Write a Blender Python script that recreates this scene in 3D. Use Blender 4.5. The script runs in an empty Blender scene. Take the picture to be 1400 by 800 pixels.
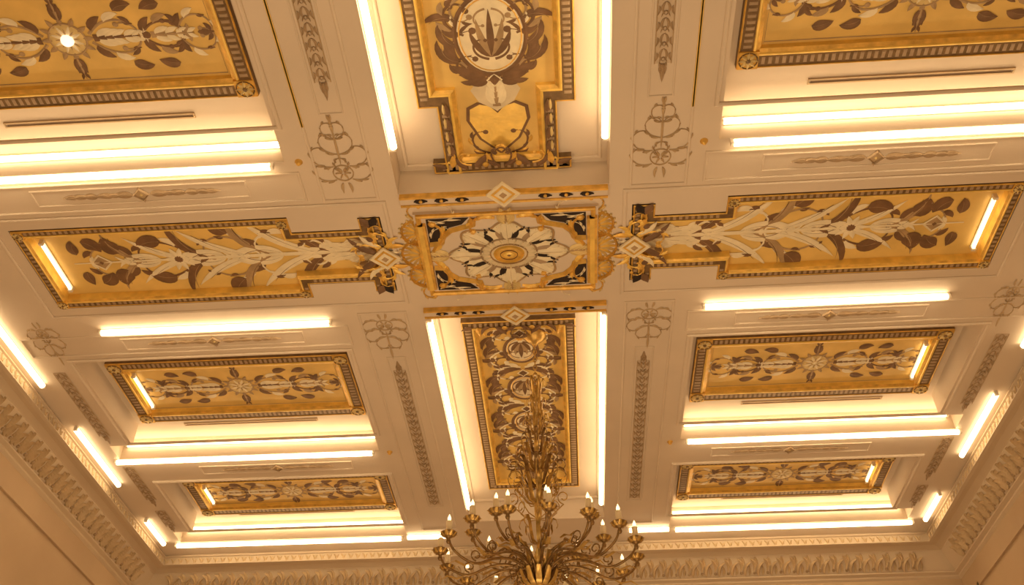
import bpy, math, random
from mathutils import Vector, Matrix
random.seed(7)
ZC=6.6           # world height of the beam soffits
CY=5.32          # y of the centre of the cross
HR=0.24
pi=math.pi
scene=bpy.context.scene
scene.view_settings.view_transform='Standard'
def link(o): scene.collection.objects.link(o); return o

# ------------------------------------------------------------------ materials
def mat(name,col,rough=.6,metal=0,var=.12,scale=6,bump=.0,emit=None,es=0,bscale=40,spec=.5):
    m=bpy.data.materials.new(name); m.use_nodes=True
    nt=m.node_tree; b=nt.nodes['Principled BSDF']
    b.inputs['Roughness'].default_value=rough; b.inputs['Metallic'].default_value=metal
    b.inputs['Specular IOR Level'].default_value=spec
    tc=nt.nodes.new('ShaderNodeTexCoord')
    n=nt.nodes.new('ShaderNodeTexNoise'); n.inputs['Scale'].default_value=scale; n.inputs['Detail'].default_value=6
    nt.links.new(tc.outputs['Object'],n.inputs['Vector'])
    r=nt.nodes.new('ShaderNodeValToRGB')
    r.color_ramp.elements[0].position=.3; r.color_ramp.elements[1].position=.7
    r.color_ramp.elements[0].color=tuple(c*(1-var) for c in col)+(1,)
    r.color_ramp.elements[1].color=tuple(min(1,c*(1+var)) for c in col)+(1,)
    nt.links.new(n.outputs['Fac'],r.inputs['Fac']); nt.links.new(r.outputs['Color'],b.inputs['Base Color'])
    if bump:
        n2=nt.nodes.new('ShaderNodeTexNoise'); n2.inputs['Scale'].default_value=bscale; n2.inputs['Detail'].default_value=4
        nt.links.new(tc.outputs['Object'],n2.inputs['Vector'])
        bm=nt.nodes.new('ShaderNodeBump'); bm.inputs['Strength'].default_value=bump; bm.inputs['Distance'].default_value=.01
        nt.links.new(n2.outputs['Fac'],bm.inputs['Height']); nt.links.new(bm.outputs['Normal'],b.inputs['Normal'])
    if emit:
        b.inputs['Emission Color'].default_value=tuple(emit)+(1,); b.inputs['Emission Strength'].default_value=es
    return m
WARM=(1,.76,.46)
TC=(1,.74,.42)
M=dict(
 plaster=mat('plaster',(.70,.585,.455),.75,0,.05,1.5,.1),
 relief=mat('relief_plaster',(.56,.41,.24),.6,0,.1,8),
 tan=mat('tan_ornament',(.40,.28,.165),.6,0,.15,10),
 strip=mat('strip_ground',(.58,.46,.33),.7,0,.08,12),
 gold=mat('gold_leaf',(.74,.44,.09),.40,.35,.25,14,.3),
 paleg=mat('pale_gold',(.72,.55,.24),.5,.2,.15,14,.2),
 shield=mat('bright_gold_leaf',(.88,.58,.13),.35,.2,.15,10,.2),
 canvas=mat('gold_canvas',(.76,.51,.15),.6,.0,.16,3,.1),
 wood=mat('dark_gilt_wood',(.18,.105,.04),.5,.1,.3,20,.2),
 brown=mat('brown_paint',(.19,.10,.045),.65,0,.25,10),
 mid=mat('umber_paint',(.42,.28,.14),.65,0,.2,10),
 silver=mat('stone_cream_paint',(.70,.58,.38),.6,0,.1,9),
 cream=mat('cream_paint',(.84,.73,.50),.65,0,.1,10),
 navy=mat('dark_slate_paint',(.045,.033,.026),.9,0,.2,10,spec=.1),
 tube=mat('lit_tube',(.9,.85,.7),.5,0,.01,3,0,TC,10.5),
 tubec=mat('lit_cove_tube',(.9,.85,.7),.5,0,.01,3,0,TC,9),
 tubes=mat('lit_side_tube',(.9,.85,.7),.5,0,.01,3,0,TC,7),
 tube2=mat('lit_small_tube',(.9,.85,.7),.5,0,.01,3,0,TC,4.5),
 housing=mat('lamp_housing',(.78,.70,.58),.5,0,.04,5),
 dark=mat('vent_dark',(.20,.13,.08),.8,0,.1,5),
 bronze=mat('bronze',(.25,.145,.05),.36,.6,.3,25,.2),
 brass=mat('antique_brass',(.52,.32,.085),.36,.6,.35,20,.1),
 candle=mat('candle_sleeve',(.84,.70,.46),.5,0,.05,5),
 bulb=mat('candle_bulb',(.9,.85,.75),.2,0,.02,5,0,(1,.68,.34),2.4),
 crystal=mat('disc_lamp',(.9,.85,.75),.2,0,.02,5,0,(1,.85,.65),1.2),
 wall=mat('wall_plaster',(.50,.36,.225),.8,0,.06,1.2,.12),
 cornice=mat('cornice_plaster',(.60,.48,.34),.75,0,.05,1.5,.1),
 floor=mat('floor_marble',(.45,.33,.22),.4,0,.2,1.5),
)

# ------------------------------------------------------------------ mesh builder
class MB:
    def __init__(s): s.v=[];s.f=[];s.m=[];s.sm=[]
    def add(s,vs,fs,mt,smooth=False):
        o=len(s.v); s.v+= [tuple(v) for v in vs]
        for f in fs: s.f.append(tuple(i+o for i in f)); s.m.append(mt); s.sm.append(smooth)
    def merge(s,o):
        base=len(s.v); s.v+=o.v; s.f+=[tuple(i+base for i in f) for f in o.f]; s.m+=o.m; s.sm+=o.sm
    def box(s,x0,x1,y0,y1,z0,z1,mt):
        vs=[(x,y,z) for z in(z0,z1) for y in(y0,y1) for x in(x0,x1)]
        s.add(vs,[(0,2,3,1),(4,5,7,6),(0,1,5,4),(2,6,7,3),(0,4,6,2),(1,3,7,5)],mt)
    def ring(s,poly,prof,mts):
        n=len(poly); rings=[]
        for o,z in prof:
            r=[]
            for i in range(n):
                a=Vector(poly[i-1]);b=Vector(poly[i]);c=Vector(poly[(i+1)%n])
                d0=(b-a).normalized();d1=(c-b).normalized()
                n0=Vector((-d0.y,d0.x));n1=Vector((-d1.y,d1.x))
                p=b+(n0+n1)*(o/(1+n0.dot(n1)))
                r.append((p.x,p.y,z))
            rings.append(r)
        for k in range(len(prof)-1):
            s.add(rings[k]+rings[k+1],[(i,(i+1)%n,n+(i+1)%n,n+i) for i in range(n)],mts[k])
        return rings
    def lathe(s,prof,n,mt,cx=0,cy=0,smooth=True):
        vs=[];fs=[]
        for r,z in prof:
            for i in range(n):
                a=2*pi*i/n; vs.append((cx+r*math.cos(a),cy+r*math.sin(a),z))
        for k in range(len(prof)-1):
            for i in range(n):
                j=(i+1)%n; fs.append((k*n+i,k*n+j,(k+1)*n+j,(k+1)*n+i))
        s.add(vs,fs,mt,smooth)
    def sweep(s,pts,rad,n,mt,closed=False):
        P=[Vector(p) for p in pts]; m=len(P); vs=[]
        for i,p in enumerate(P):
            if closed: t=(P[(i+1)%m]-P[i-1])
            else: t=P[min(i+1,m-1)]-P[max(i-1,0)]
            t.normalize()
            up=Vector((0,0,1)) if abs(t.z)<.95 else Vector((1,0,0))
            a=t.cross(up).normalized(); b=t.cross(a)
            r=rad[i] if isinstance(rad,(list,tuple)) else rad
            for k in range(n):
                th=2*pi*k/n; vs.append(p+a*(r*math.cos(th))+b*(r*math.sin(th)))
        fs=[]
        for i in range(m if closed else m-1):
            j=(i+1)%m
            for k in range(n):
                l=(k+1)%n; fs.append((i*n+k,i*n+l,j*n+l,j*n+k))
        if not closed: fs+= [tuple(range(n)),tuple((m-1)*n+k for k in range(n))]
        s.add(vs,fs,mt,True)
    def mesh(s,name):
        me=bpy.data.meshes.new(name); me.from_pydata(s.v,[],s.f)
        used=[]
        for m in s.m:
            if m not in used: used.append(m)
        for u in used: me.materials.append(M[u])
        me.polygons.foreach_set('material_index',[used.index(m) for m in s.m])
        me.polygons.foreach_set('use_smooth',s.sm)
        me.update(); return me

# ------------------------------------------------------------------ relief ornament
class Orn(MB):
    def __init__(s,z=0,mp=None,hs=1.0):
        super().__init__(); s.z=z; s.mp=mp; s.sym=[(1,1)]; s.off=(0,0); s.rot=0; s.sc=1; s.seq=0; s.hs=hs; s.post=(1,1); s.lay=0
    def P(s,a,b,h,sx,sy):
        a*=sx*s.sc; b*=sy*s.sc
        c,d=math.cos(s.rot),math.sin(s.rot)
        a,b=(a*c-b*d)*s.post[0]+s.off[0],(a*d+b*c)*s.post[1]+s.off[1]
        if s.mp: return s.mp(a,b,h)
        return (a,b,s.z-h)
    def nx(s):
        s.seq+=1
        return .0012+(.00003*s.seq if s.hs<1 else .0002*(s.seq%17))
    def ribbon(s,pts,ws,mt,h,closed=False):
        n=len(pts); e=s.nx(); h*=s.hs
        for sx,sy in s.sym:
            vs=[]
            for i,(x,y) in enumerate(pts):
                if closed: x0,y0=pts[i-1];x1,y1=pts[(i+1)%n]
                else: x0,y0=pts[max(i-1,0)];x1,y1=pts[min(i+1,n-1)]
                dx,dy=x1-x0,y1-y0; l=math.hypot(dx,dy) or 1; nx,ny=-dy/l,dx/l
                w=ws[i]/2
                vs+= [s.P(x+nx*w,y+ny*w,e,sx,sy),s.P(x,y,h+e,sx,sy),s.P(x-nx*w,y-ny*w,e,sx,sy)]
            fs=[]
            for i in range(n if closed else n-1):
                j=(i+1)%n; fs+= [(3*i,3*i+1,3*j+1,3*j),(3*i+1,3*i+2,3*j+2,3*j+1)]
            s.add(vs,fs,mt)
    def path(s,x,y,ang,L,k0,k1,n):
        pts=[(x,y)];a=math.radians(ang);s.hd=[ang]
        for i in range(n):
            t=(i+.5)/n; a+=math.radians(k0+(k1-k0)*t)/n
            x+=math.cos(a)*L/n;y+=math.sin(a)*L/n; pts.append((x,y)); s.hd.append(math.degrees(a))
        return pts
    def leaf(s,x,y,ang,L,w,mt,k=0,h=.012,n=7):
        p=s.path(x,y,ang,L,k,k,n)
        s.ribbon(p,[w*(math.sin(pi*min(1,(i/n)**.75))**.8 if 0<i<n else .02) for i in range(n+1)],mt,h)
    def vleaf(s,x,y,ang,L,w,mt,vm,k=0,h=.012,n=8):
        """leaf with a painted midrib"""
        s.leaf(x,y,ang,L,w,mt,k,h,n); s.leaf(x,y,ang,L*.8,w*.14,vm,k,h*1.1,n)
    def scroll(s,x,y,ang,L,k0,k1,w,mt,h=.01,n=20,ball=True):
        p=s.path(x,y,ang,L,k0,k1,n)
        s.ribbon(p,[w*(1-.55*i/n) for i in range(n+1)],mt,h)
        if ball: s.disc(p[-1][0],p[-1][1],w*.75,mt,h,8)
        return p
    def vine(s,x,y,ang,L,k0,k1,w,mt,lm,nl=6,ll=.1,lw=.04,h=.01,t0=.08,t1=.85):
        n=20; p=s.path(x,y,ang,L,k0,k1,n); hd=list(s.hd)
        s.ribbon(p,[w*(1-.55*i/n) for i in range(n+1)],mt,h); s.disc(p[-1][0],p[-1][1],w*.9,mt,h*1.3,8)
        outer=-1 if (k0+k1)>0 else 1
        for i in range(nl):
            t=t0+(t1-t0)*i/max(1,nl-1); j=int(t*n); side=outer if i%3!=2 else -outer
            f=(1-.5*t)*(1 if side==outer else .6)
            m=lm[i%len(lm)] if isinstance(lm,(list,tuple)) else lm
            s.leaf(p[j][0],p[j][1],hd[j]+side*38,ll*f,lw*f,m,-side*60,h*1.2,6)
    def disc(s,x,y,r,mt,h=.01,n=12,ry=None):
        ry=ry or r; e=s.nx(); h*=s.hs
        for sx,sy in s.sym:
            vs=[s.P(x,y,h+e,sx,sy)]+[s.P(x+.7*r*math.cos(2*pi*i/n),y+.7*ry*math.sin(2*pi*i/n),h*.75+e,sx,sy) for i in range(n)]+[s.P(x+r*math.cos(2*pi*i/n),y+ry*math.sin(2*pi*i/n),e,sx,sy) for i in range(n)]
            fs=[(0,1+i,1+(i+1)%n) for i in range(n)]+[(1+i,1+n+i,1+n+(i+1)%n,1+(i+1)%n) for i in range(n)]
            s.add(vs,fs,mt)
    def flat(s,pts,mt,h=.002):
        if s.hs<1: h=s.nx()+.0002
        for sx,sy in s.sym:
            s.add([s.P(x,y,h,sx,sy) for x,y in pts],[tuple(range(len(pts)))],mt)
    def oval(s,x,y,rx,ry,w,mt,h=.01,n=32):
        s.ribbon([(x+rx*math.cos(2*pi*i/n),y+ry*math.sin(2*pi*i/n)) for i in range(n)],[w]*n,mt,h,True)
    def diamond(s,x,y,rx,ry,mt,h=.015):
        e=s.nx() if s.hs<1 else .003; h=h*s.hs+(e if s.hs<1 else 0)
        for sx,sy in s.sym:
            s.add([s.P(x,y,h,sx,sy),s.P(x+rx,y,e,sx,sy),s.P(x,y+ry,e,sx,sy),s.P(x-rx,y,e,sx,sy),s.P(x,y-ry,e,sx,sy)],[(0,1,2),(0,2,3),(0,3,4),(0,4,1)],mt)
    def dia_frame(s,x,y,r,mt1,mt2,mt3):
        s.diamond(x,y,r,r,mt1,.02)
        s.ribbon([(x+r,y),(x,y+r),(x-r,y),(x,y-r)],[r*.28]*4,mt2,.028,True)
        s.diamond(x,y,r*.45,r*.45,mt3,.034)
    def acanthus(s,x,y,ang,L,w,mt,k=0,h=.014,lobes=5,mt2=None):
        p=s.path(x,y,ang,L,k,k,12); a=ang
        for i in range(lobes):
            t=(i+.6)/(lobes+.3); q=p[int(t*12)]; aa=ang+k*t; l=w*(.95-.45*t)
            s.leaf(q[0],q[1],aa+48,l,l*.42,mt,-35,h*.8,5); s.leaf(q[0],q[1],aa-48,l,l*.42,mt,35,h*.8,5)
        s.ribbon(p,[w*.34*(1-i/12)+.004 for i in range(13)],mt2 or mt,h)
    def radial(s,x,y,n,r0,L,w,mt,h=.012,a0=0,k=0):
        for i in range(n):
            a=a0+360*i/n; s.leaf(x+r0*math.cos(math.radians(a)),y+r0*math.sin(math.radians(a)),a,L,w,mt,k,h,5)
    def root(s,x0,x1,y0,y1,mt='plaster'):
        s.add([(x,y,z) for z in(s.z+.0005,s.z+.02) for y in(y0,y1) for x in(x0,x1)],[(0,2,3,1),(4,5,7,6),(0,1,5,4),(2,6,7,3),(0,4,6,2),(1,3,7,5)],mt)

# ------------------------------------------------------------------ things
def thing(name,label,cat,loc,parts,rot=None,group=None,kind=None):
    e=link(bpy.data.objects.new(name,None)); e.empty_display_size=.1
    e.location=loc
    if rot is not None: e.rotation_euler=rot
    e['label']=label; e['category']=cat
    if group: e['group']=group
    if kind: e['kind']=kind
    for pt in parts:
        o=link(bpy.data.objects.new(pt[0],pt[1])); o.parent=e
        if len(pt)>2 and pt[2]: o['label']=pt[2]
    return e
def single(name,label,cat,loc,me,rot=None,group=None):
    o=link(bpy.data.objects.new(name,me)); o.location=loc
    if rot is not None:o.rotation_euler=rot
    o['label']=label;o['category']=cat
    if group:o['group']=group
    return o
def struct(name,me,label):
    o=link(bpy.data.objects.new(name,me)); o['kind']='structure'; o['label']=label; o['category']=name.split('_')[0]; return o

# ------------------------------------------------------------------ ceiling (recessed coffers)
YA,YB,YC=4.32,8.16,10.03     # far walls of the coffers
rec=[]
for s in(-1,1):
    for y0,y1 in((2.6,YA),(6.52,YB),(8.66,YC)):
        a,b=sorted((s*1.50,s*3.93)); rec.append((a,b,y0,y1,HR))
        a,b=sorted((s*1.50,s*4.16)); rec.append((a,b,y1-.26,y1,HR))
    for xa,xb,hd in((1.62,3.74,.46),(1.10,1.62,.30),(.93,1.10,.42)):
        a,b=sorted((s*xa,s*xb)); rec.append((a,b,CY-hd,CY+hd,.12))
rec.append((-.76,.76,0.8,4.68,HR)); rec.append((-.76,.76,6.1,9.75,HR))
X0,X1,Y0,Y1=-4.46,4.46,-3.0,10.36
xs=sorted({X0,X1}|{r[i] for r in rec for i in(0,1)}); ys=sorted({Y0,Y1}|{r[i] for r in rec for i in(2,3)})
def hh(x,y):
    for r in rec:
        if r[0]<x<r[1] and r[2]<y<r[3]: return r[4]
    return 0
b=MB()
G=[[hh((xs[i]+xs[i+1])/2,(ys[j]+ys[j+1])/2) for j in range(len(ys)-1)] for i in range(len(xs)-1)]
for i in range(len(xs)-1):
    for j in range(len(ys)-1):
        z=ZC+G[i][j]; x0,x1,y0,y1=xs[i],xs[i+1],ys[j],ys[j+1]
        b.add([(x0,y0,z),(x0,y1,z),(x1,y1,z),(x1,y0,z)],[(0,1,2,3)],'plaster')
        if i+1<len(xs)-1 and G[i+1][j]!=G[i][j]:
            z2=ZC+G[i+1][j]; b.add([(x1,y0,z),(x1,y1,z),(x1,y1,z2),(x1,y0,z2)],[(0,1,2,3)],'plaster')
        if j+1<len(ys)-1 and G[i][j+1]!=G[i][j]:
            z2=ZC+G[i][j+1]; b.add([(x0,y1,z),(x1,y1,z),(x1,y1,z2),(x0,y1,z2)],[(0,1,2,3)],'plaster')
b.box(-5,5,-3.1,11,ZC+.4,ZC+.55,'plaster')
struct('ceiling',b.mesh('ceiling'),'cream plaster coffered ceiling with recessed bays and flat beams')

b=MB()
def rect(x0,x1,y0,y1): return [(x0,y0),(x1,y0),(x1,y1),(x0,y1)]
def mould(x0,x1,y0,y1,w=.022,h=.014,mt='plaster',z=ZC):
    b.ring(rect(x0,x1,y0,y1),[(0,z),(0,z-h*.6),(w*.3,z-h),(w*.7,z-h),(w,z-h*.6),(w,z)],[mt]*5)
for s in(-1,1):
    for y0,y1 in((2.55,4.36),(6.47,8.21),(8.61,10.09)):
        a,c=sorted((s*1.44,s*3.98)); mould(a,c,y0,y1-.33,.03,.02)
    for y0,y1 in((1.6,4.72),(6.0,9.9)):
        a,c=sorted((s*.90,s*1.31)); mould(a,c,y0,y1,.02,.012)
    for y0,y1 in((1.6,3.93),(6.62,9.38)):
        a,c=sorted((s*1.0,s*1.17)); mould(a,c,y0,y1,.012,.008,'plaster')
    for y in(4.55,6.28,8.42):
        a,c=sorted((s*1.82,s*3.4)); mould(a,c,y-.075,y+.085,.013,.008)
    a,c=sorted((s*.86,s*3.86)); mould(a,c,CY-.58,CY+.58,.03,.016)
    a,c=sorted((s*1.42,s*4.26)); mould(a,c,4.42,4.70,.018,.012); mould(a,c,6.15,6.42,.018,.012)
for y0,y1 in((.84,4.64),(6.14,9.71)):
    mould(-.72,.72,y0,y1,.03,.02,'plaster',ZC+HR)
struct('trim_1',b.mesh('trim_1'),'raised plaster bead mouldings framing the beams')
b=MB()
for s in(-1,1):
    b.box(s*1.30-.009,s*1.30+.009,1.0,4.02,ZC-.012,ZC,'shield')
struct('trim_2',b.mesh('trim_2'),'thin gilded fillets along the beams')

# ------------------------------------------------------------------ cornice
XW,YW=4.46,10.36
prof=[(0,.12),(0,-.015),(-.02,-.02),(-.02,-.03),(0,-.035),(0,-.11),(-.015,-.115),(-.015,-.125),(.02,-.13),(.08,-.125),(.14,-.145),(.155,-.152),(.155,-.16),(.30,-.345),(.285,-.35),(.285,-.365),(.33,-.38),(.33,-.40),(.36,-.42)]
def cornice(name,kind):
    b=MB(); vs=[]
    for o,z in prof:
        if kind=='far': A=(-(XW+o),YW+o,ZC+z);B=(XW+o,YW+o,ZC+z)
        else:
            s=kind; A=(s*(XW+o),-3,ZC+z);B=(s*(XW+o),YW+o,ZC+z)
        vs+= [A,B]
    b.add(vs,[(2*i,2*i+1,2*i+3,2*i+2) for i in range(len(prof)-1)],'cornice')
    struct(name,b.mesh(name),'stepped cream plaster cornice')
cornice('trim_3','far');cornice('trim_4',-1);cornice('trim_5',1)
def band(name,kind,pa,pb,p,mt='relief'):
    (o0,z0),(o1,z1)=pa,pb; W=math.hypot(o1-o0,z1-z0); no,nz=(z1-z0)/W,-(o1-o0)/W
    if no>0: no,nz=-no,-nz
    def mp(a,bb,h):
        t=bb/W; o=o0+(o1-o0)*t+no*h; z=z0+(z1-z0)*t+nz*h
        if kind=='far': return (a,YW+o,ZC+z)
        return (kind*(XW+o),a,ZC+z)
    o=Orn(mp=mp)
    L0,L1=(-XW,XW) if kind=='far' else (1.0,YW)
    n=int((L1-L0)/p)
    for i in range(n):
        x=L0+(i+.5)*p; o.off=(x,0)
        if W>.1:
            o.leaf(-p*.5,W*.10,20,p*1.15,W*.20,mt,100,W*.16,6); o.leaf(-p*.1,W*.5,-60,W*.5,W*.18,'relief',-60,W*.12,5)
            o.leaf(p*.1,W*.97,-110,W*.8,W*.20,mt,70,W*.16,6); o.leaf(p*.38,W*.92,-60,W*.5,W*.15,mt,-50,W*.12,4); o.disc(-p*.2,W*.82,W*.08,'tan',W*.08,6)
        else:
            o.leaf(-p*.45,W*.15,25,p*.95,W*.3,mt,70,W*.12,5); o.leaf(p*.1,W*.9,-110,W*.7,W*.28,mt,60,W*.12,4)
    struct(name,o.mesh(name),'running leaf scroll relief on the cornice')
k=6
for kd in('far',-1,1):
    band('trim_%d'%k,kd,(0,-.035),(0,-.11),.085);k+=1
    band('trim_%d'%k,kd,(.155,-.16),(.30,-.345),.15);k+=1

# ------------------------------------------------------------------ walls / floor
XO=XW+.36;YO=YW+.36
b=MB(); b.box(-XO-.2,-XO,-3,YO+.2,0,ZC+.3,'wall')
struct('wall_left',b.mesh('wall_left'),'warm tan plaster side wall')
b=MB(); b.box(XO,XO+.2,-3,YO+.2,0,ZC+.3,'wall')
struct('wall_right',b.mesh('wall_right'),'warm tan plaster side wall')
b=MB(); b.box(-XO,XO,YO,YO+.2,0,ZC+.3,'wall')
struct('wall_far',b.mesh('wall_far'),'warm tan plaster end wall')
b=MB(); b.box(-XO-.2,XO+.2,-3,YO+.2,-.2,0,'floor')
struct('floor',b.mesh('floor'),'brown marble floor')
b=MB()
def wframe(s,y0,y1,z0,z1):
    x=s*XO; w=.04
    for a in((y0,y1,z1-w,z1),(y0,y1,z0,z0+w),(y0,y0+w,z0,z1),(y1-w,y1,z0,z1)):
        b.box(min(x,x-s*.025),max(x,x-s*.025),a[0],a[1],a[2],a[3],'wall')
for s in(-1,1):
    for i in range(2): wframe(s,.4+i*5.1,5.2+i*5.1,1.2,5.95)
for i in range(4):
    x=-4.5+i*2.3
    for a in((x,x+2.1,5.7,5.74),(x,x+2.1,1.2,1.24),(x,x+.04,1.2,5.7),(x+2.06,x+2.1,1.2,5.7)): b.box(a[0],a[1],YO-.025,YO,a[2],a[3],'wall')
struct('trim_12',b.mesh('trim_12'),'plain raised wall panel mouldings')

# ------------------------------------------------------------------ frames and canvases
def dentils(b,poly,o,z,p=.055,w=.03,mt='gold'):
    n=len(poly)
    for i in range(n):
        a=Vector(poly[i]);c=Vector(poly[(i+1)%n]);d=(c-a);L=d.length;d.normalize();nn=Vector((-d.y,d.x))
        m=max(1,int((L-2*o)/p))
        if L<3*o: continue
        for k in range(m):
            q=a+d*(o+(k+.5)*(L-2*o)/m)+nn*o
            A=q-d*p*.28-nn*w*.5;B=q+d*p*.28-nn*w*.5;C=q+d*p*.28+nn*w*.5;D=q-d*p*.28+nn*w*.5
            vs=[(v.x,v.y,z) for v in(A,B,C,D)]+[((v+(q-v)*.25).x,(v+(q-v)*.25).y,z-.004) for v in(A,B,C,D)]
            b.add(vs,[(4,5,6,7),(0,1,5,4),(1,2,6,5),(2,3,7,6),(3,0,4,7)],mt)
def frame(poly,top,bot,fw=.13,corners=None):
    b=MB()
    pr=[(0,top),(0,bot+.008),(.003,bot+.004),(.008,bot),(.013,bot+.005),(.015,bot+.008),(fw*.66,bot+.008),(fw*.69,bot+.002),(fw*.74,bot),(fw*.79,bot+.002),(fw*.82,bot+.008),(fw,bot+.02),(fw+.004,top)]
    b.ring(poly,pr,['wood','gold','gold','gold','wood','wood','shield','shield','shield','shield','gold','shield'])
    dentils(b,poly,fw*.39,bot+.008,.045,fw*.38,'tan')
    o=Orn(z=bot)
    for (x,y) in corners or []:
        s=fw*.46
        b.box(x-s,x+s,y-s,y+s,bot-.006,top,'gold')
        o.z=bot-.006; o.off=(x,y); o.radial(0,0,8,.01,s*.85,s*.35,'paleg',.010); o.disc(0,0,s*.3,'wood',.014); o.oval(0,0,s*.9,s*.9,s*.15,'wood',.006,16)
    if corners: b.merge(o)
    return b.mesh('panel_frame')
def canvas(poly,z):
    b=MB()
    b.add([(x,y,z) for x,y in poly],[tuple(range(len(poly)))],'canvas'); return b.mesh('painted_canvas')
HS=.22
def rect_orn(W,D,z):
    o=Orn(z=z,hs=HS); a=W/2-.14; d=D/2-.14; sx=a/.97; sy=d/.35
    o.ribbon([(-a+.03,-d+.03),(a-.03,-d+.03),(a-.03,d-.03),(-a+.03,d-.03)],[.008]*4,'mid',.006,True)
    o.sym=[(1,1),(1,-1),(-1,1),(-1,-1)]
    o.vine(.15,.03,48,.60*sx,-60,-430,.022,'mid',['brown','cream'],5,.15,.065)
    o.vine(.48*sx,.0,60,.52*sx,-100,-400,.020,'brown',['brown','mid'],5,.14,.06)
    o.vine(.72*sx,.02,75,.44*sx,-110,-400,.018,'mid',['brown','cream'],5,.12,.055)
    for x,y,an,l,w,m,k in ((.36,.19,50,.14,.08,'brown',-60),(.66,.22,170,.14,.08,'brown',40)):
        o.vleaf(x*sx,y*sy,an,l,w,m,'mid',k)
    o.sym=[(1,1),(-1,1)]
    o.acanthus(.17,0,0,.30*sx,.15,'cream',0,.014,5,'brown'); o.acanthus(.54*sx,0,0,.28*sx,.13,'cream',0,.014,4,'mid')
    o.leaf(.84*sx,0,0,.11,.05,'brown'); o.disc(.51*sx,0,.028,'brown',.016)
    o.sym=[(1,1)]
    o.radial(0,0,12,.10,.075,.035,'mid',.012)
    o.disc(0,0,.120,'paleg',.012,20); o.oval(0,0,.118,.118,.014,'mid',.018)
    o.sym=[(1,1),(1,-1)]; o.acanthus(0,.13,90,(d-.15)*.9,.09,'brown',0,.014,3,'mid'); o.leaf(0,.14,45,.15,.035,'brown',80); o.leaf(0,.14,135,.15,.035,'brown',-80)
    o.sym=[(1,1)]
    o.radial(0,0,8,.02,.085,.038,'cream',.02,22.5); o.radial(0,0,8,.02,.06,.02,'mid',.022,0); o.dia_frame(0,0,.04,'cream','paleg','cream')
    return o.mesh('painted_ornament')
def small_tube(L,mt='tube2',r=.014):
    b=MB(); b.sweep([(-L/2,0,-.03),(L/2,0,-.03)],r,12,mt)
    t=b.mesh('tube')
    b=MB(); b.box(-L/2-.02,L/2+.02,-.014,.014,-.010,.002,'housing'); b.box(-L/2-.025,-L/2,-.016,.016,-.046,.002,'housing'); b.box(L/2,L/2+.025,-.016,.016,-.046,.002,'housing')
    return t,b.mesh('housing')
tubecache={}
def orient(along,n):
    X=Vector(along).normalized(); Z=-Vector(n).normalized(); Y=Z.cross(X)
    return Matrix((X,Y,Z)).transposed().to_euler()
def tube_light(L,loc,along=(1,0,0),n=(0,0,-1),mt='tube',r=.025,label='long warm-white tube lamp on a slim holder on the ceiling',group='ceiling tube lamps'):
    k=(round(L,3),mt,r)
    if k not in tubecache: tubecache[k]=small_tube(L,mt,r)
    t,h=tubecache[k]
    thing('tube_lamp',label,'lamp',loc,[('tube',t),('housing',h)],orient(along,n),group)

pw=2.25
meshes={}
def rect_panel(cx,cy,D,zt):
    if D not in meshes:
        poly=rect(-pw/2,pw/2,-D/2,D/2); c=[(sx*(pw/2-.07),sy*(D/2-.07)) for sx in(-1,1) for sy in(-1,1)]
        ip=rect(-pw/2+.13,pw/2-.13,-D/2+.13,D/2-.13)
        meshes[D]=(frame(poly,0,-.06,.145,c),canvas(ip,-.004),rect_orn(pw,D,-.005))
    f,c,o=meshes[D]
    thing('ceiling_panel','rectangular gilded coffer panel painted with brown scrolling leaves','ceiling panel',(cx,cy,ZC+zt),
        [('panel_frame',f,'dark wood frame with gold beading'),('painted_canvas',c,'mottled golden yellow ground'),('painted_ornament',o)],None,'rectangular painted coffer panels')
for s in(-1,1):
    rect_panel(s*2.72,3.40,.98,HR)
    rect_panel(s*2.705,7.29,.98,HR)
    rect_panel(s*2.705,9.33,.82,HR)
    for y,D in((7.29,.96),(9.33,.80)):
        tube_light(D-.46,(s*(2.705+pw/2-.185),y,ZC+HR-.006),(0,1,0),(0,0,-1),'tube2',.011,'short warm tube lamp inside the end of a painted panel','short panel lamps')
b=MB(); b.lathe([(.001,-.03),(.022,-.028),(.034,-.022),(.040,-.012),(.042,0)],20,'crystal')
single('spot_lamp','small round glowing lamp at the heart of a panel','lamp',(-2.72,3.40,ZC+HR-.017),b.mesh('spot_lamp'))

b=MB(); b.box(-.66,.66,-.010,.010,-.006,.002,'dark'); b.ring(rect(-.68,.68,-.022,.022),[(0,0),(0,-.01),(.012,-.01),(.012,-.004)],['relief']*3)
vm=b.mesh('air_vent')
for s in(-1,1):
    for y in(4.06,7.92,9.84): single('air_vent','slim dark linear air vent slot','vent',(s*2.78,y,ZC+HR),vm,None,'linear vents')

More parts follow.
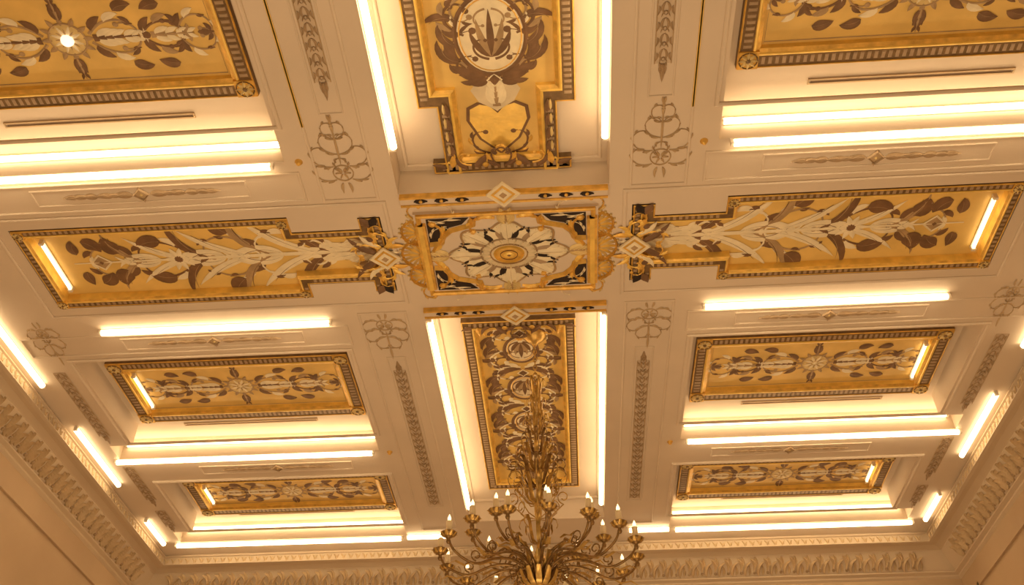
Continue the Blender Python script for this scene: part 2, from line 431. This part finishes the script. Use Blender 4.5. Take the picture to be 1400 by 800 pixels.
# ------------------------------------------------------------------ tube lamps
for s in(-1,1):
    for y,xa,xb in((YA-.02,1.60,4.10),(YB-.03,1.57,4.18),(YC-.01,1.57,4.20)):
        tube_light(xb-xa,(s*(xa+xb)/2,y+.035,ZC-.0),(1,0,0),(0,0,-1))
    for y,xa,xb in((YA,1.55,4.02),(YB,1.55,4.10),(YC,1.55,4.10)):
        tube_light(xb-xa,(s*(xa+xb)/2,y,ZC+.15),(1,0,0),(0,-1,0),'tubec',.021,'long warm-white tube lamp fixed inside the ceiling cove')
    tube_light(1.94,(s*2.53,6.08,ZC),(1,0,0),(0,0,-1))
    tube_light(.44,(s*1.27,10.03,ZC),(1,0,0),(0,0,-1))
    tube_light(3.2,(s*.76,2.68,ZC+.04),(0,1,0),(-s,0,0))
    tube_light(3.3,(s*.76,7.85,ZC+.04),(0,1,0),(-s,0,0))
    for y0,y1 in((4.0,4.6),(5.6,6.80),(7.54,8.62),(9.43,10.0)):
        tube_light(y1-y0,(s*4.34,(y0+y1)/2,ZC),(0,1,0),(0,0,-1),'tubes',.026)

# ------------------------------------------------------------------ horizontal arms of the cross
def arm_orn(z):
    o=Orn(z=z,hs=HS); o.sym=[(1,1),(1,-1)]
    # broad flowing foliage: big curling stems first
    for x,y,an,L,k0,k1,m in((1.00,.03,55,.70,-10,-380,'mid'),(1.52,.02,50,.70,0,-390,'brown'),(2.02,.02,62,.56,-50,-380,'mid')):
        o.vine(x,y,an,L,k0,k1,.026,m,['brown','cream','brown'],5,.17,.08)
    o.vine(.14,.03,70,.36,-80,-380,.034,'cream',['cream','mid'],5,.12,.06)
    o.vine(.44,.02,75,.40,-90,-350,.032,'cream',['cream','brown'],5,.12,.06)
    o.vine(.76,.24,0,.42,30,-320,.030,'cream',['cream','brown'],5,.13,.06)
    # long S-curved strap leaves sweeping outward
    for i,(x,an,L,w,k,m) in enumerate(((.22,34,.52,.075,-70,'cream'),(.45,22,.62,.08,70,'brown'),(.55,14,.66,.075,40,'cream'),(.82,40,.52,.08,-85,'cream'),(.92,20,.60,.07,70,'mid'),
        (1.08,12,.60,.07,35,'cream'),(1.28,38,.48,.075,-90,'cream'),(1.42,20,.52,.07,75,'brown'),(1.60,12,.50,.06,35,'cream'),(1.80,38,.40,.065,-90,'cream'),(1.95,16,.42,.055,70,'mid'))):
        o.vleaf(x,.008,an,L,w,m,'brown' if m!='brown' else 'mid',k,.016,10)
    for x,y,an,l,w,k in((1.20,.26,35,.2,.15,30),(1.74,.20,20,.21,.14,-50),(2.10,.10,35,.2,.15,60),(2.36,.24,190,.18,.13,60),(2.44,.1,70,.16,.09,40)):
        o.vleaf(x,y,an,l,w,'brown','mid',k,.016)
    o.sym=[(1,1)]
    o.acanthus(.02,0,0,.46,.26,'cream',0,.022,5,'mid')
    o.ribbon([(.3,0),(1.2,0),(2.50,0)],[.045,.035,.012],'cream',.02)
    o.radial(1.66,0,10,.02,.11,.045,'cream',.02); o.disc(1.66,0,.04,'brown',.03)
    o.dia_frame(2.28,0,.08,'mid','cream','brown')
    return o.mesh('painted_ornament')
a0=.94
armp=[(0,-.41),(.16,-.41),(.16,-.29),(.68,-.29),(.68,-.45),(2.79,-.45),(2.79,.45),(.68,.45),(.68,.29),(.16,.29),(.16,.41),(0,.41)]
af=frame(armp,0,-.13,.085,[(2.79-.045,.405),(2.79-.045,-.405),(.73,.40),(.73,-.40)])
ac=canvas([(.02,-.33),(.1,-.33),(.1,-.22),(.75,-.22),(.75,-.38),(2.72,-.38),(2.72,.38),(.75,.38),(.75,.22),(.1,.22),(.1,.33),(.02,.33)],-.05)
o=Orn(z=-.135,hs=.5); o.sym=[(1,1),(1,-1)]
o.leaf(.08,.33,60,.12,.07,'brown'); o.leaf(.08,.33,120,.12,.07,'navy'); o.leaf(.08,.28,-90,.14,.06,'gold'); o.scroll(.04,.2,30,.25,60,380,.02,'gold'); o.disc(.1,.2,.03,'brown',.02)
o.vine(.03,.05,60,.35,-40,-380,.026,'gold',['shield','paleg'],6,.11,.045); o.leaf(.06,.03,20,.3,.06,'brown',40,.014); o.leaf(.04,.12,10,.2,.05,'cream',60,.018)
# gold finials running back over the beam to the medallion
o.vine(.06,.07,160,.30,-60,-330,.024,'shield',['gold','shield'],5,.09,.04); o.leaf(-.02,.10,150,.14,.05,'gold',50); o.leaf(-.02,.14,110,.12,.04,'shield',60); o.leaf(.0,.04,175,.10,.04,'cream')
ab=o.mesh('end_ornament')
ao=arm_orn(-.052)
for s in(-1,1):
    rz=0 if s>0 else pi
    thing('ceiling_panel','long gilded cross-arm panel painted with cream and brown acanthus plume','ceiling panel',(s*a0,CY,ZC+.12),
       [('panel_frame',af,'dark wood frame with gold beading'),('painted_canvas',ac,'golden yellow ground'),('painted_ornament',ao),('end_ornament',ab)],(0,0,rz),'long cross-arm panels')
    tube_light(.52,(s*(a0+2.79-.15),CY,ZC+.068),(0,1,0),(0,0,-1),'tube2',.012,'short warm tube lamp inside the end of a painted panel','short panel lamps')

# ------------------------------------------------------------------ vertical arms
def varm_orn(z,L,neck):
    o=Orn(z=z,hs=HS)
    if neck:
        sh=[(-.19,.54),(-.20,.44),(-.13,.28),(0,.15),(.13,.28),(.20,.44),(.19,.54),(.12,.58),(.05,.56),(0,.50),(-.05,.56),(-.12,.58)]
        o.sym=[(1,1),(-1,1)]
        o.vine(.05,.13,10,.36,40,330,.024,'brown',['brown','gold'],6,.10,.04); o.leaf(.05,.12,-10,.16,.06,'brown',50)
        o.sym=[(1,1)]
        o.flat([(x*1.12,.37+(y-.37)*1.10) for x,y in sh],'brown'); o.flat(sh,'shield',.012)
        o.flat([(-.12,.78),(-.17,.70),(-.12,.60),(0,.52),(.12,.60),(.17,.70),(.12,.78)],'silver')
        o.acanthus(0,.56,90,.2,.16,'cream',0,.016,4,'mid')
        y=.94
    else:
        y=.28
    i=0
    while y<L-.45:
        rx,ry=(.23,.30) if neck else (.15,.19); cy=y+.19
        o.sym=[(1,1),(-1,1)]
        o.vine(.02,y-.12,10,.56,50,290,.036,'brown',['brown','brown','mid'],7,.18,.08)
        o.vine(.02,y-.14,-20,.46,60,420,.028,'brown' if neck else 'cream',['brown'] if neck else ['cream','brown'],6,.14,.055)
        o.vine(.17,y+.20,20,.42,60,400,.028,'brown' if neck else 'cream',['brown','mid'],6,.14,.06)
        o.vine(.05,y+.48,10,.42,-40,-440,.026,'mid' if neck else 'brown',['brown','cream'],5,.13,.05)
        for dy,an,l,k in((.0,-10,.26,110),(.12,0,.24,100),(.30,50,.24,-90),(.44,70,.2,-90)): o.vleaf(.21-(.1 if dy>.4 else 0),y+dy,an,l,.06,'brown','mid',k)
        o.sym=[(1,1)]
        o.flat([(rx*1.02*math.cos(t*pi/12),cy+ry*1.02*math.sin(t*pi/12)) for t in range(24)],'cream' if neck or i%2==0 else 'silver',.004)
        o.oval(0,cy,rx,ry,.030,'brown',.02); o.oval(0,cy,rx-.028,ry-.028,.010,'gold',.02)
        for an in(-60,-30,0,30,60): o.leaf(0,cy-ry*.55,90+an,ry*(1.2-.006*abs(an)),.05,'brown' if an%60==0 else 'mid',-an*.8)
        o.dia_frame(0,cy-ry-.05,.05,'brown','cream','brown')
        o.sym=[(1,1),(-1,1)]
        o.scroll(.02,cy-ry*.6,10,.26,60,330,.02,'brown'); o.scroll(.02,cy+ry*.65,-10,.2,-60,-300,.016,'mid')
        y+=.80 if neck else .60; i+=1
    o.sym=[(1,1)]; o.acanthus(0,L-.42,90,.26,.2,'mid',0,.02,5,'brown')
    return o.mesh('painted_ornament')
def varm(L,neck):
    wb=.50; wm=.54 if neck else .50; yn=.60; wn=.41
    if neck:
        P=[(-wb,0),(wb,0),(wb,.10),(wn,.10),(wn,yn),(wm,yn),(wm,L),(-wm,L),(-wm,yn),(-wn,yn),(-wn,.10),(-wb,.10)]
        e=wm-.1; wi=wn-.11
        c=canvas([(-.36,.06),(.36,.06),(wi,.12),(wi,yn+.1),(e,yn+.1),(e,L-.08),(-e,L-.08),(-e,yn+.1),(-wi,yn+.1),(-wi,.12)],-.012)
    else:
        P=rect(-wm,wm,0,L); c=canvas(rect(-wm+.1,wm-.1,.08,L-.08),-.012)
    f=frame(P,0,-.06,.135,None)
    o=Orn(z=-.065,hs=.5); o.sym=[(1,1),(-1,1)]
    o.leaf(.40,.06,20,.11,.05,'brown'); o.leaf(.36,.06,100,.14,.05,'gold'); o.scroll(.22,.08,0,.22,60,400,.022,'gold'); o.leaf(.2,.06,150,.15,.06,'brown',-40); o.disc(.12,.08,.025,'gold',.02)
    o.vine(.02,.06,40,.3,60,380,.02,'brown',['brown','gold'],5,.1,.04); o.leaf(.25,.05,30,.14,.05,'brown',40)
    if neck:
        for yy in(.22,.34,.46,.58): o.leaf(.34,yy-.05,75,.11,.045,'brown',20); o.leaf(.365,yy-.03,100,.09,.03,'paleg',-20)
    return f,c,varm_orn(-.013,L,neck),o.mesh('end_ornament')
for (y,L,rz,nk) in ((4.675,3.2,pi,True),(6.42,2.95,0,False)):
    f,c,o,e=varm(L,nk)
    thing('ceiling_panel','tall gilded cross-arm panel with oval cartouches and dark scrolling leaves','ceiling panel',(0,y,ZC+HR),
      [('panel_frame',f,'dark wood frame with gold beading'),('painted_canvas',c,'golden yellow ground'),('painted_ornament',o),('end_ornament',e)],(0,0,rz),'tall cross-arm panels')
b=MB(); b.box(-.75,.75,-.045,.045,-.03,.002,'plaster'); b.box(-.75,.75,-.050,-.032,-.045,.002,'gold'); b.box(-.75,.75,.032,.050,-.04,.002,'gold')
o=Orn(z=-.031)
for x in(-.6,-.45,-.3,.3,.45,.6):
    o.off=(x,0); o.leaf(-.05,0,0,.1,.05,'navy',0,.01); o.disc(0,0,.018,'gold',.014)
b.merge(o); gb=b.mesh('gilded_bar')
for y in(4.735,6.02):
    single('gilded_bar','cream and gold crossbar with dark leaf inlay','ceiling moulding',(0,y,ZC),gb,None,'gilded crossbars')
b=MB()
def dsq(r): return [(0,-r),(r,0),(0,r),(-r,0)]
b.add([(x,y,0) for x,y in dsq(.125)]+[(x,y,-.012) for x,y in dsq(.12)]+[(x,y,-.012) for x,y in dsq(.10)]+[(x,y,-.006) for x,y in dsq(.09)],
  [(i,(i+1)%4,4+(i+1)%4,4+i) for i in range(4)]+[(4+i,4+(i+1)%4,8+(i+1)%4,8+i) for i in range(4)]+[(8+i,8+(i+1)%4,12+(i+1)%4,12+i) for i in range(4)],'cream')
b.add([(x,y,-.006) for x,y in dsq(.09)],[(0,1,2,3)],'gold')
b.add([(x,y,-.008) for x,y in dsq(.065)]+[(x,y,-.014) for x,y in dsq(.05)],[(4,5,6,7)]+[(i,(i+1)%4,4+(i+1)%4,4+i) for i in range(4)],'cream')
b.add([(x,y,-.0145) for x,y in dsq(.03)]+[(0,0,-.022)],[(0,1,4),(1,2,4),(2,3,4),(3,0,4)],'mid')
dm=b.mesh('diamond_boss')
for (x,y,z) in ((0,4.69,-.0455),(0,6.065,-.0455),(.955,CY,-.031),(-.955,CY,-.031)):
    single('diamond_boss','raised cream and gold diamond boss','boss',(x,y,ZC+z),dm,None,'diamond bosses')

# ------------------------------------------------------------------ central medallion
b=MB(); b.box(-.68,.68,-.45,.45,-.03,.002,'plaster')
b.ring(rect(-.66,.66,-.45,.45),[(0,-.03),(0,-.05),(.015,-.055),(.03,-.045),(.035,-.03)],['gold']*4)
for s in(-1,1): b.box(s*.635-.038,s*.635+.038,-.36,.36,-.065,-.02,'gold'); b.box(s*.635-.018,s*.635+.018,-.36,.36,-.072,-.02,'shield')
mf=b.mesh('medallion_frame')
o=Orn(z=-.031,hs=.4)
o.sym=[(1,1),(-1,1),(1,-1),(-1,-1)]
o.flat([(.59,.40),(.27,.40),(.33,.33),(.43,.30),(.48,.23),(.51,.15),(.59,.15)],'navy',.003)
o.vine(.575,.385,205,.34,-60,-330,.010,'cream','cream',6,.07,.020); o.vine(.575,.20,100,.24,30,300,.008,'cream','cream',5,.06,.018); o.leaf(.45,.38,180,.12,.018,'cream')
o.ribbon([(.59,.13),(.51,.14),(.48,.21),(.42,.27),(.32,.30),(.25,.32),(.24,.40)],[.05]*7,'gold',.07)
o.vine(.57,.05,110,.34,80,-250,.036,'gold',['shield','gold'],6,.12,.055,.03); o.vine(.08,.385,5,.30,20,-300,.032,'gold',['shield','gold'],6,.09,.045,.03)
o.sym=[(1,1),(1,-1)]; o.acanthus(0,.30,90,.13,.15,'paleg',0,.03,4,'mid')
o.sym=[(1,1),(-1,1)]; o.acanthus(.45,0,0,.13,.15,'paleg',0,.03,4,'mid')
o.sym=[(1,1)]; o.post=(1.32,1)
def lob(r,a,n=8): return [((r+a*math.cos(n*t*pi/48))*math.cos(t*pi/48),(r+a*math.cos(n*t*pi/48))*math.sin(t*pi/48)) for t in range(96)]
o.flat(lob(.305,.035),'cream',.004)
o.ribbon(lob(.315,.035),[.014]*96,'mid',.02,True)
for i in range(16):
    o.rot=(i+.5)*pi/8
    o.leaf(.15,.0,0,.15,.05,'tan' if i%2 else 'navy',0,.02,5)
for i in range(8):
    o.rot=i*pi/4
    o.leaf(.15,0,0,.20,.075,'cream',0,.035,7); o.leaf(.17,0,0,.14,.014,'mid',0,.04,5)
    o.leaf(.22,.035,40,.12,.04,'cream',-80,.03,6); o.leaf(.22,-.035,-40,.12,.04,'cream',80,.03,6)
    o.leaf(.24,.065,70,.06,.022,'navy',-50,.016,5); o.leaf(.24,-.065,-70,.06,.022,'navy',50,.016,5)
o.rot=0
o.disc(0,0,.165,'silver',.02,32); o.oval(0,0,.165,.165,.014,'tan',.03); o.radial(0,0,20,.11,.048,.018,'cream',.04); o.oval(0,0,.108,.108,.012,'mid',.045); o.disc(0,0,.10,'gold',.05,28); o.oval(0,0,.085,.085,.016,'shield',.06)
o.oval(0,0,.05,.05,.010,'brown',.062); o.disc(0,0,.042,'shield',.07,20); o.disc(0,0,.015,'brown',.085)
mo=o.mesh('medallion_ornament')
def lobe(sgn):
    o=Orn(z=-.0,hs=.9); o.sym=[(sgn,1)]
    o.seq=20
    for yy in(-.24,0,.24):
        for i in range(11):
            a=-85+17*i; l=.13 if yy else .16
            o.leaf(.66,yy,a,l,.028,'shield' if i%2 else 'paleg',0,.02,5)
        n=14; R=.135 if yy else .165
        o.ribbon([(.66+R*math.cos(math.radians(-88+176*i/n)),yy+R*.95*math.sin(math.radians(-88+176*i/n))) for i in range(n+1)],[.02]*(n+1),'gold',.03)
        for i in range(9):
            a=math.radians(-80+20*i); o.disc(.66+(R+.016)*math.cos(a),yy+(R+.016)*.95*math.sin(a),.011,'paleg',.018,6)
        o.disc(.67,yy,.035,'gold',.03)
    o.vine(.64,.36,20,.26,60,330,.02,'gold','paleg',5,.07,.03); o.vine(.64,-.36,-20,.26,-60,-330,.02,'gold','paleg',5,.07,.03)
    return o.mesh('scalloped_lobe')
thing('ceiling_medallion','central gilded medallion with cream oval rosette and dark corner inlays','medallion',(0,CY,ZC),[('medallion_frame',mf),('medallion_ornament',mo),('scalloped_lobe',lobe(1),'scalloped openwork gold lobes'),('scalloped_lobe',lobe(-1),'scalloped openwork gold lobes')])

# ------------------------------------------------------------------ beam strips
def strip(L):
    o=Orn(z=0); W=.105
    o.root(-W/2,W/2,0,L,'strip')
    o.flat([(-W/2,0),(W/2,0),(W/2,L),(-W/2,L)],'strip',.001)
    n=int(L/.11); p=L/n; o.sym=[(1,1),(-1,1)]
    for i in range(n):
        o.off=(0,i*p)
        o.leaf(0,0,32,p*.95,.018,'tan',95,.006,5); o.leaf(.042,p*.25,120,p*.6,.016,'tan',-60,.006,4); o.leaf(.0,p*.55,40,p*.45,.012,'tan',30,.008,4)
    o.off=(0,0)
    for x in(-W/2,W/2):
        o.sym=[(1,1)]; o.ribbon([(x,0),(x,L)],[.007,.007],'relief',.006)
    o.sym=[(1,1),(-1,1)]; o.leaf(0,L,50,.08,.022,'tan',50); o.leaf(.02,L-.01,90,.08,.02,'tan',30); o.sym=[(1,1)]; o.leaf(0,L,90,.14,.035,'tan')
    return o.mesh('relief_strip')
s1=strip(2.50);s3=strip(2.12)
for s in(-1,1):
    single('relief_strip','long band of interlaced brown plaster relief on the beam','plaster ornament',(s*1.085,9.32,ZC-.001),s1,(0,0,pi),'interlaced relief bands')
    single('relief_strip','long band of interlaced brown plaster relief on the beam','plaster ornament',(s*1.085,1.55,ZC-.001),s3,None,'interlaced relief bands')
    for y0,y1 in((2.2,3.9),(6.65,7.86),(8.30,9.15),(9.25,9.77)):
        k=('st',round(y1-y0,2))
        if k not in meshes: meshes[k]=strip(y1-y0-.15)
        single('relief_strip','short band of interlaced brown plaster relief by the side wall','plaster ornament',(s*4.13,y0,ZC-.001),meshes[k],None,'interlaced relief bands')
o=Orn(z=0); o.root(-.5,.5,-.01,.01); o.sym=[(1,1),(-1,1)]
for x,l,w,m in((.06,.16,.07,'tan'),(.20,.14,.06,'tan'),(.32,.12,.065,'tan'),(.42,.1,.055,'tan'),(.5,.08,.03,'tan')): o.leaf(x,0,0,l,w,m,0,.010)
for x in(.08,.16,.24,.32,.40,.47): o.leaf(x,0,32,.09,.026,'tan',-50,.008); o.leaf(x,0,-32,.09,.026,'tan',50,.008)
o.sym=[(1,1)]; o.hs=.6; o.seq=30; o.dia_frame(0,0,.055,'relief','tan','paleg'); o.leaf(0,.03,90,.05,.03,'tan'); o.leaf(0,-.03,-90,.05,.03,'tan')
gm=o.mesh('garland')
for s in(-1,1):
    for y in(4.555,6.285,8.425): single('relief_garland','slim brown leaf garland relief with centre diamond','plaster ornament',(s*2.6,y,ZC-.001),gm,None,'leaf garlands')
def corner(sc,ln,wx=1):
    o=Orn(z=0,hs=.8); o.sc=sc; m='relief'; o.root(-.01,.01,-.1,.25); o.post=(wx,1)
    o.oval(0,-.03,.075,.07,.010,m,.012); o.radial(0,-.03,6,.01,.05,.018,m,.014)
    o.sym=[(1,1),(-1,1)]
    o.vine(.06,-.09,-20,.36,90,440,.010,m,m,6,.06,.02)
    o.vine(.06,.03,-10,.40,100,420,.010,m,m,6,.06,.02)
    o.vine(.01,.14,10,.34,60,420,.009,m,m,5,.06,.019); o.vine(.01,-.02,40,.22,60,380,.008,m,m,4,.05,.016)
    o.leaf(.02,-.12,-60,.10,.025,m,-40)
    if ln: o.vine(.01,.27,20,.26,60,400,.009,m,m,5,.05,.018); o.leaf(.0,.42,60,.07,.016,m,40)
    o.sym=[(1,1)]; o.leaf(0,.05,90,.36,.018,m); o.leaf(0,.32,90,.16,.026,m)
    return o.mesh('corner_scroll')
ca=corner(1.02,True,.92); cb=corner(.92,False,.95); cc=corner(.86,False,.72)
for s in(-1,1):
    single('corner_scroll','carved plaster rosette with curling tendrils at a beam crossing','plaster ornament',(s*1.11,4.42,ZC-.001),ca,(0,0,pi),'scroll reliefs at the beam crossings')
    single('corner_scroll','carved plaster rosette with curling tendrils at a beam crossing','plaster ornament',(s*1.11,6.20,ZC-.001),cb,(0,0,0),'scroll reliefs at the beam crossings')
    single('corner_scroll','carved plaster rosette with curling tendrils near the side wall','plaster ornament',(s*4.03,6.12,ZC-.001),cc,(0,0,0),'scroll reliefs at the beam crossings')
b=MB(); b.lathe([(.001,-.03),(.014,-.028),(.02,-.015),(.02,-.006),(.028,-.004),(.028,.002)],14,'gold')
sm=b.mesh('stud')
for s in(-1,1):
    for y in(4.33,8.2,10.04):
        single('ceiling_stud','small round brass ceiling fitting','fitting',(s*1.40,y,ZC),sm,None,'brass fittings')

# ------------------------------------------------------------------ chandelier
CX,CYY=.132,6.70
def zr(Z): return Z-5.0
def leaf3(b,ang,pts,w,mt,cx=0):
    n=len(pts); ca,sa=math.cos(ang),math.sin(ang); vs=[]
    for i,(r,z) in enumerate(pts):
        t=i/(n-1); ww=w*(math.sin(pi*min(1,.12+.88*t))**.8)/2 if i<n-1 else .002
        for k in(-1,0,1):
            x=r+(0 if k else .006); vs.append((cx+x*ca-k*ww*sa,x*sa+k*ww*ca,z))
    fs=[]
    for i in range(n-1):
        fs+= [(3*i,3*i+1,3*i+4,3*i+3),(3*i+1,3*i+2,3*i+5,3*i+4)]
    b.add(vs,fs,mt,True)
parts=[]
b=MB(); b.lathe([(.001,HR-.13),(.02,HR-.12),(.03,HR-.09),(.06,HR-.07),(.09,HR-.035),(.11,HR-.012),(.11,HR+.01)],24,'brass'); parts.append(('canopy',b.mesh('canopy'),'brass ceiling canopy'))
b=MB(); z=HR-.13; i=0; zend=zr(4.50)
while z>zend-.02:
    pts=[]
    for k in range(12):
        a=2*pi*k/12; u=.015*math.cos(a); v=.028*math.sin(a)
        pts.append((u,0,z-.02+v) if i%2 else (0,u,z-.02+v))
    b.sweep(pts,.005,6,'brass',True); z-=.042; i+=1
parts.append(('chain',b.mesh('chain'),'brass link chain'))
b=MB()
def Z(*a): return [(r,zr(z)) for r,z in a]
b.lathe(Z((.001,4.70),(.012,4.68),(.026,4.64),(.012,4.60),(.008,4.42),(.015,4.38),(.02,4.34),(.012,4.30),(.018,4.26),(.026,4.21),(.018,4.16),(.010,4.12),(.010,4.04),(.018,4.0),(.03,3.94),(.03,3.88),(.018,3.82),(.011,3.78),(.012,3.66),(.02,3.62),(.03,3.56),(.03,3.48),(.02,3.42),(.013,3.38),(.012,3.25),(.02,3.2),(.035,3.16),(.055,3.10),(.07,3.04),(.07,2.99),(.055,2.94),(.035,2.90),(.022,2.87),(.016,2.83),(.03,2.80),(.03,2.77),(.001,2.73)),28,'brass')
parts.append(('stem',b.mesh('stem'),'turned brass central stem'))
b=MB()
for n,z0,r0,w,sc,mt in((6,4.62,.02,.026,.055,'brass'),(6,4.42,.02,.026,.06,'brass'),(7,4.26,.02,.03,.075,'brass'),(8,4.08,.02,.03,.10,'bronze'),(10,3.92,.02,.034,.15,'brass'),(10,3.78,.03,.036,.20,'bronze'),(9,3.64,.03,.036,.16,'brass'),(8,3.30,.03,.034,.11,'brass')):
    for i in range(n):
        a=2*pi*(i+.5*(n==10))/n
        leaf3(b,a,[(r0*.5,zr(z0-.07)),(r0+sc*.25,zr(z0-.05)),(r0+sc*.45,zr(z0+.02)),(r0+sc*.55,zr(z0+.09)),(r0+sc*.75,zr(z0+.14)),(r0+sc*.95,zr(z0+.13)),(r0+sc*1.05,zr(z0+.08)),(r0+sc*.95,zr(z0+.055))],w,mt)
for n,z0,r0,sc in((12,3.12,.06,.11),(12,3.0,.06,.11)):
    for i in range(n):
        a=2*pi*i/n
        leaf3(b,a,[(r0*.5,zr(z0-.10)),(r0+sc*.2,zr(z0-.11)),(r0+sc*.6,zr(z0-.08)),(r0+sc*.9,zr(z0+.0)),(r0+sc*1.1,zr(z0-.01))],.045,'brass')
parts.append(('leaf_crown',b.mesh('leaf_crown'),'tiers of curling brass acanthus leaves'))
b=MB()
for i in range(8):
    a=2*pi*i/8; ca,sa=math.cos(a),math.sin(a)
    for (rc,zc,rr,z0,w,sg) in((.17,3.80,.075,3.56,.0045,1),(.12,4.08,.055,3.92,.004,1),(.08,4.32,.035,4.20,.0035,1),(.20,3.62,.05,3.44,.0045,-1)):
        pts=[]
        for k in range(20):
            t=k/19; th=-pi/2+sg*t*2.3*pi; q=rr*(1-.65*t)
            pts.append(((rc+q*math.cos(th))*ca,(rc+q*math.cos(th))*sa,zr(zc+q*math.sin(th)*1.2)))
        b.sweep([(.02*ca,.02*sa,zr(z0)),(rc*.5*ca,rc*.5*sa,zr(z0+.02))]+pts,w,6,'brass')
parts.append(('scroll_work',b.mesh('scroll_work'),'thin brass scrolls'))
def bez(P):
    out=[];Q=[P[0]]+P+[P[-1]]
    for i in range(1,len(Q)-2):
        for k in range(6):
            t=k/6
            out.append(tuple(.5*((2*Q[i][c])+(-Q[i-1][c]+Q[i+1][c])*t+(2*Q[i-1][c]-5*Q[i][c]+4*Q[i+1][c]-Q[i+2][c])*t*t+(-Q[i-1][c]+3*Q[i][c]-3*Q[i+1][c]+Q[i+2][c])*t**3) for c in(0,1)))
    out.append(P[-1]); return out
def armset(R,zc,z0,dip):
    b=MB()
    P=bez([(.05,z0-.08),(.12,z0+.04),(.24,z0+.08),(R*.5,zc-dip*.7),(R*.72,zc-dip-.03),(R*.92,zc-dip*.8),(R,zc-.02),(R,zc)])
    b.sweep([(r,0,zr(z)) for r,z in P],[.013-.005*i/len(P) for i in range(len(P))],8,'bronze')
    for (rc,z1,rr,s) in((R*.70,zc-dip+.035,.045,1),(.20,z0+.02,.035,-1)):
        pts=[]
        for k in range(16):
            t=k/15; th=-pi/2+s*t*2.2*pi; q=rr*(1-.6*t); pts.append((rc+q*math.cos(th),0,zr(z1+q*math.sin(th))))
        b.sweep(pts,.0055,6,'bronze')
    leaf3(b,0,[(R*.72,zr(zc-dip-.02)),(R*.82,zr(zc-dip-.06)),(R*.92,zr(zc-dip-.04)),(R*.98,zr(zc-dip-.07))],.035,'brass')
    leaf3(b,0,[(R*.40,zr(zc-dip*.5)),(R*.5,zr(zc-dip*.4)),(R*.6,zr(zc-dip*.6)),(R*.66,zr(zc-dip*.4))],.035,'brass')
    arm=b.mesh('arm')
    b=MB(); b.lathe([(r,zr(z)) for r,z in((.001,zc-.055),(.012,zc-.05),(.018,zc-.035),(.011,zc-.012),(.028,zc),(.050,zc+.014),(.060,zc+.030),(.056,zc+.032),(.028,zc+.018),(.027,zc+.04),(.030,zc+.046),(.022,zc+.05))],18,'bronze',R,0)
    for i in range(8): leaf3(b,2*pi*i/8,[(.02,zr(zc+.0)),(.041,zr(zc+.006)),(.057,zr(zc+.028)),(.068,zr(zc+.026))],.028,'brass',R)
    cup=b.mesh('candle_cup')
    b=MB(); b.lathe([(r,zr(z)) for r,z in((.022,zc+.03),(.0225,zc+.035),(.0225,zc+.12),(.017,zc+.123),(.001,zc+.123))],14,'candle',R,0)
    can=b.mesh('candle_sleeve')
    b=MB(); b.lathe([(r,zr(z)) for r,z in((.008,zc+.121),(.010,zc+.125),(.014,zc+.14),(.013,zc+.15),(.007,zc+.165),(.002,zc+.177),(.001,zc+.179))],12,'bulb',R,0)
    bu=b.mesh('candle_bulb')
    return arm,cup,can,bu
s1a=armset(.74,3.13,2.98,.13); s2a=armset(.50,3.28,3.10,.12)
ch=thing('chandelier','large antique brass candle chandelier hanging on a chain','chandelier',(CX,CYY,ZC),parts)
def arms(S,n,off):
    for i in range(n):
        o=link(bpy.data.objects.new('arm',S[0])); o.parent=ch; o.rotation_euler=(0,0,2*pi*(i+off)/n)
        o['label']='curved bronze arm carrying an electric candle'
        for nm,me in(('candle_cup',S[1]),('candle_sleeve',S[2]),('candle_bulb',S[3])):
            c=link(bpy.data.objects.new(nm,me)); c.parent=o
arms(s1a,16,.35); arms(s2a,8,.2)

# ------------------------------------------------------------------ lights
def pl(x,y,z,e,r,c=WARM):
    l=bpy.data.lights.new('fill_light','POINT'); l.energy=e; l.shadow_soft_size=r; l.color=c
    o=link(bpy.data.objects.new('fill_light',l)); o.location=(x,y,z)
pl(-1.6,3.2,1.4,175,.8); pl(1.6,3.2,1.4,175,.8); pl(0,7.2,1.2,150,.8)  # added fill points below the ceiling, out of view, no fixtures behind them
w=bpy.data.worlds.new('world'); scene.world=w; w.use_nodes=True
w.node_tree.nodes['Background'].inputs[0].default_value=(1,.75,.45,1); w.node_tree.nodes['Background'].inputs[1].default_value=.22

# ------------------------------------------------------------------ camera
R=Matrix(((0.99782,0.06607,-0.00187),(0.04446,-0.64898,0.7596),(0.04905,-0.75802,-0.6505)))
q=R.transposed().to_quaternion(); q.normalize()
cam=bpy.data.cameras.new('camera'); cam.sensor_width=36; cam.lens=1300/1400*36; cam.clip_start=.05
co=link(bpy.data.objects.new('camera',cam)); co.rotation_mode='QUATERNION'; co.rotation_quaternion=q; co.location=(.366,0,1.6)
scene.camera=co
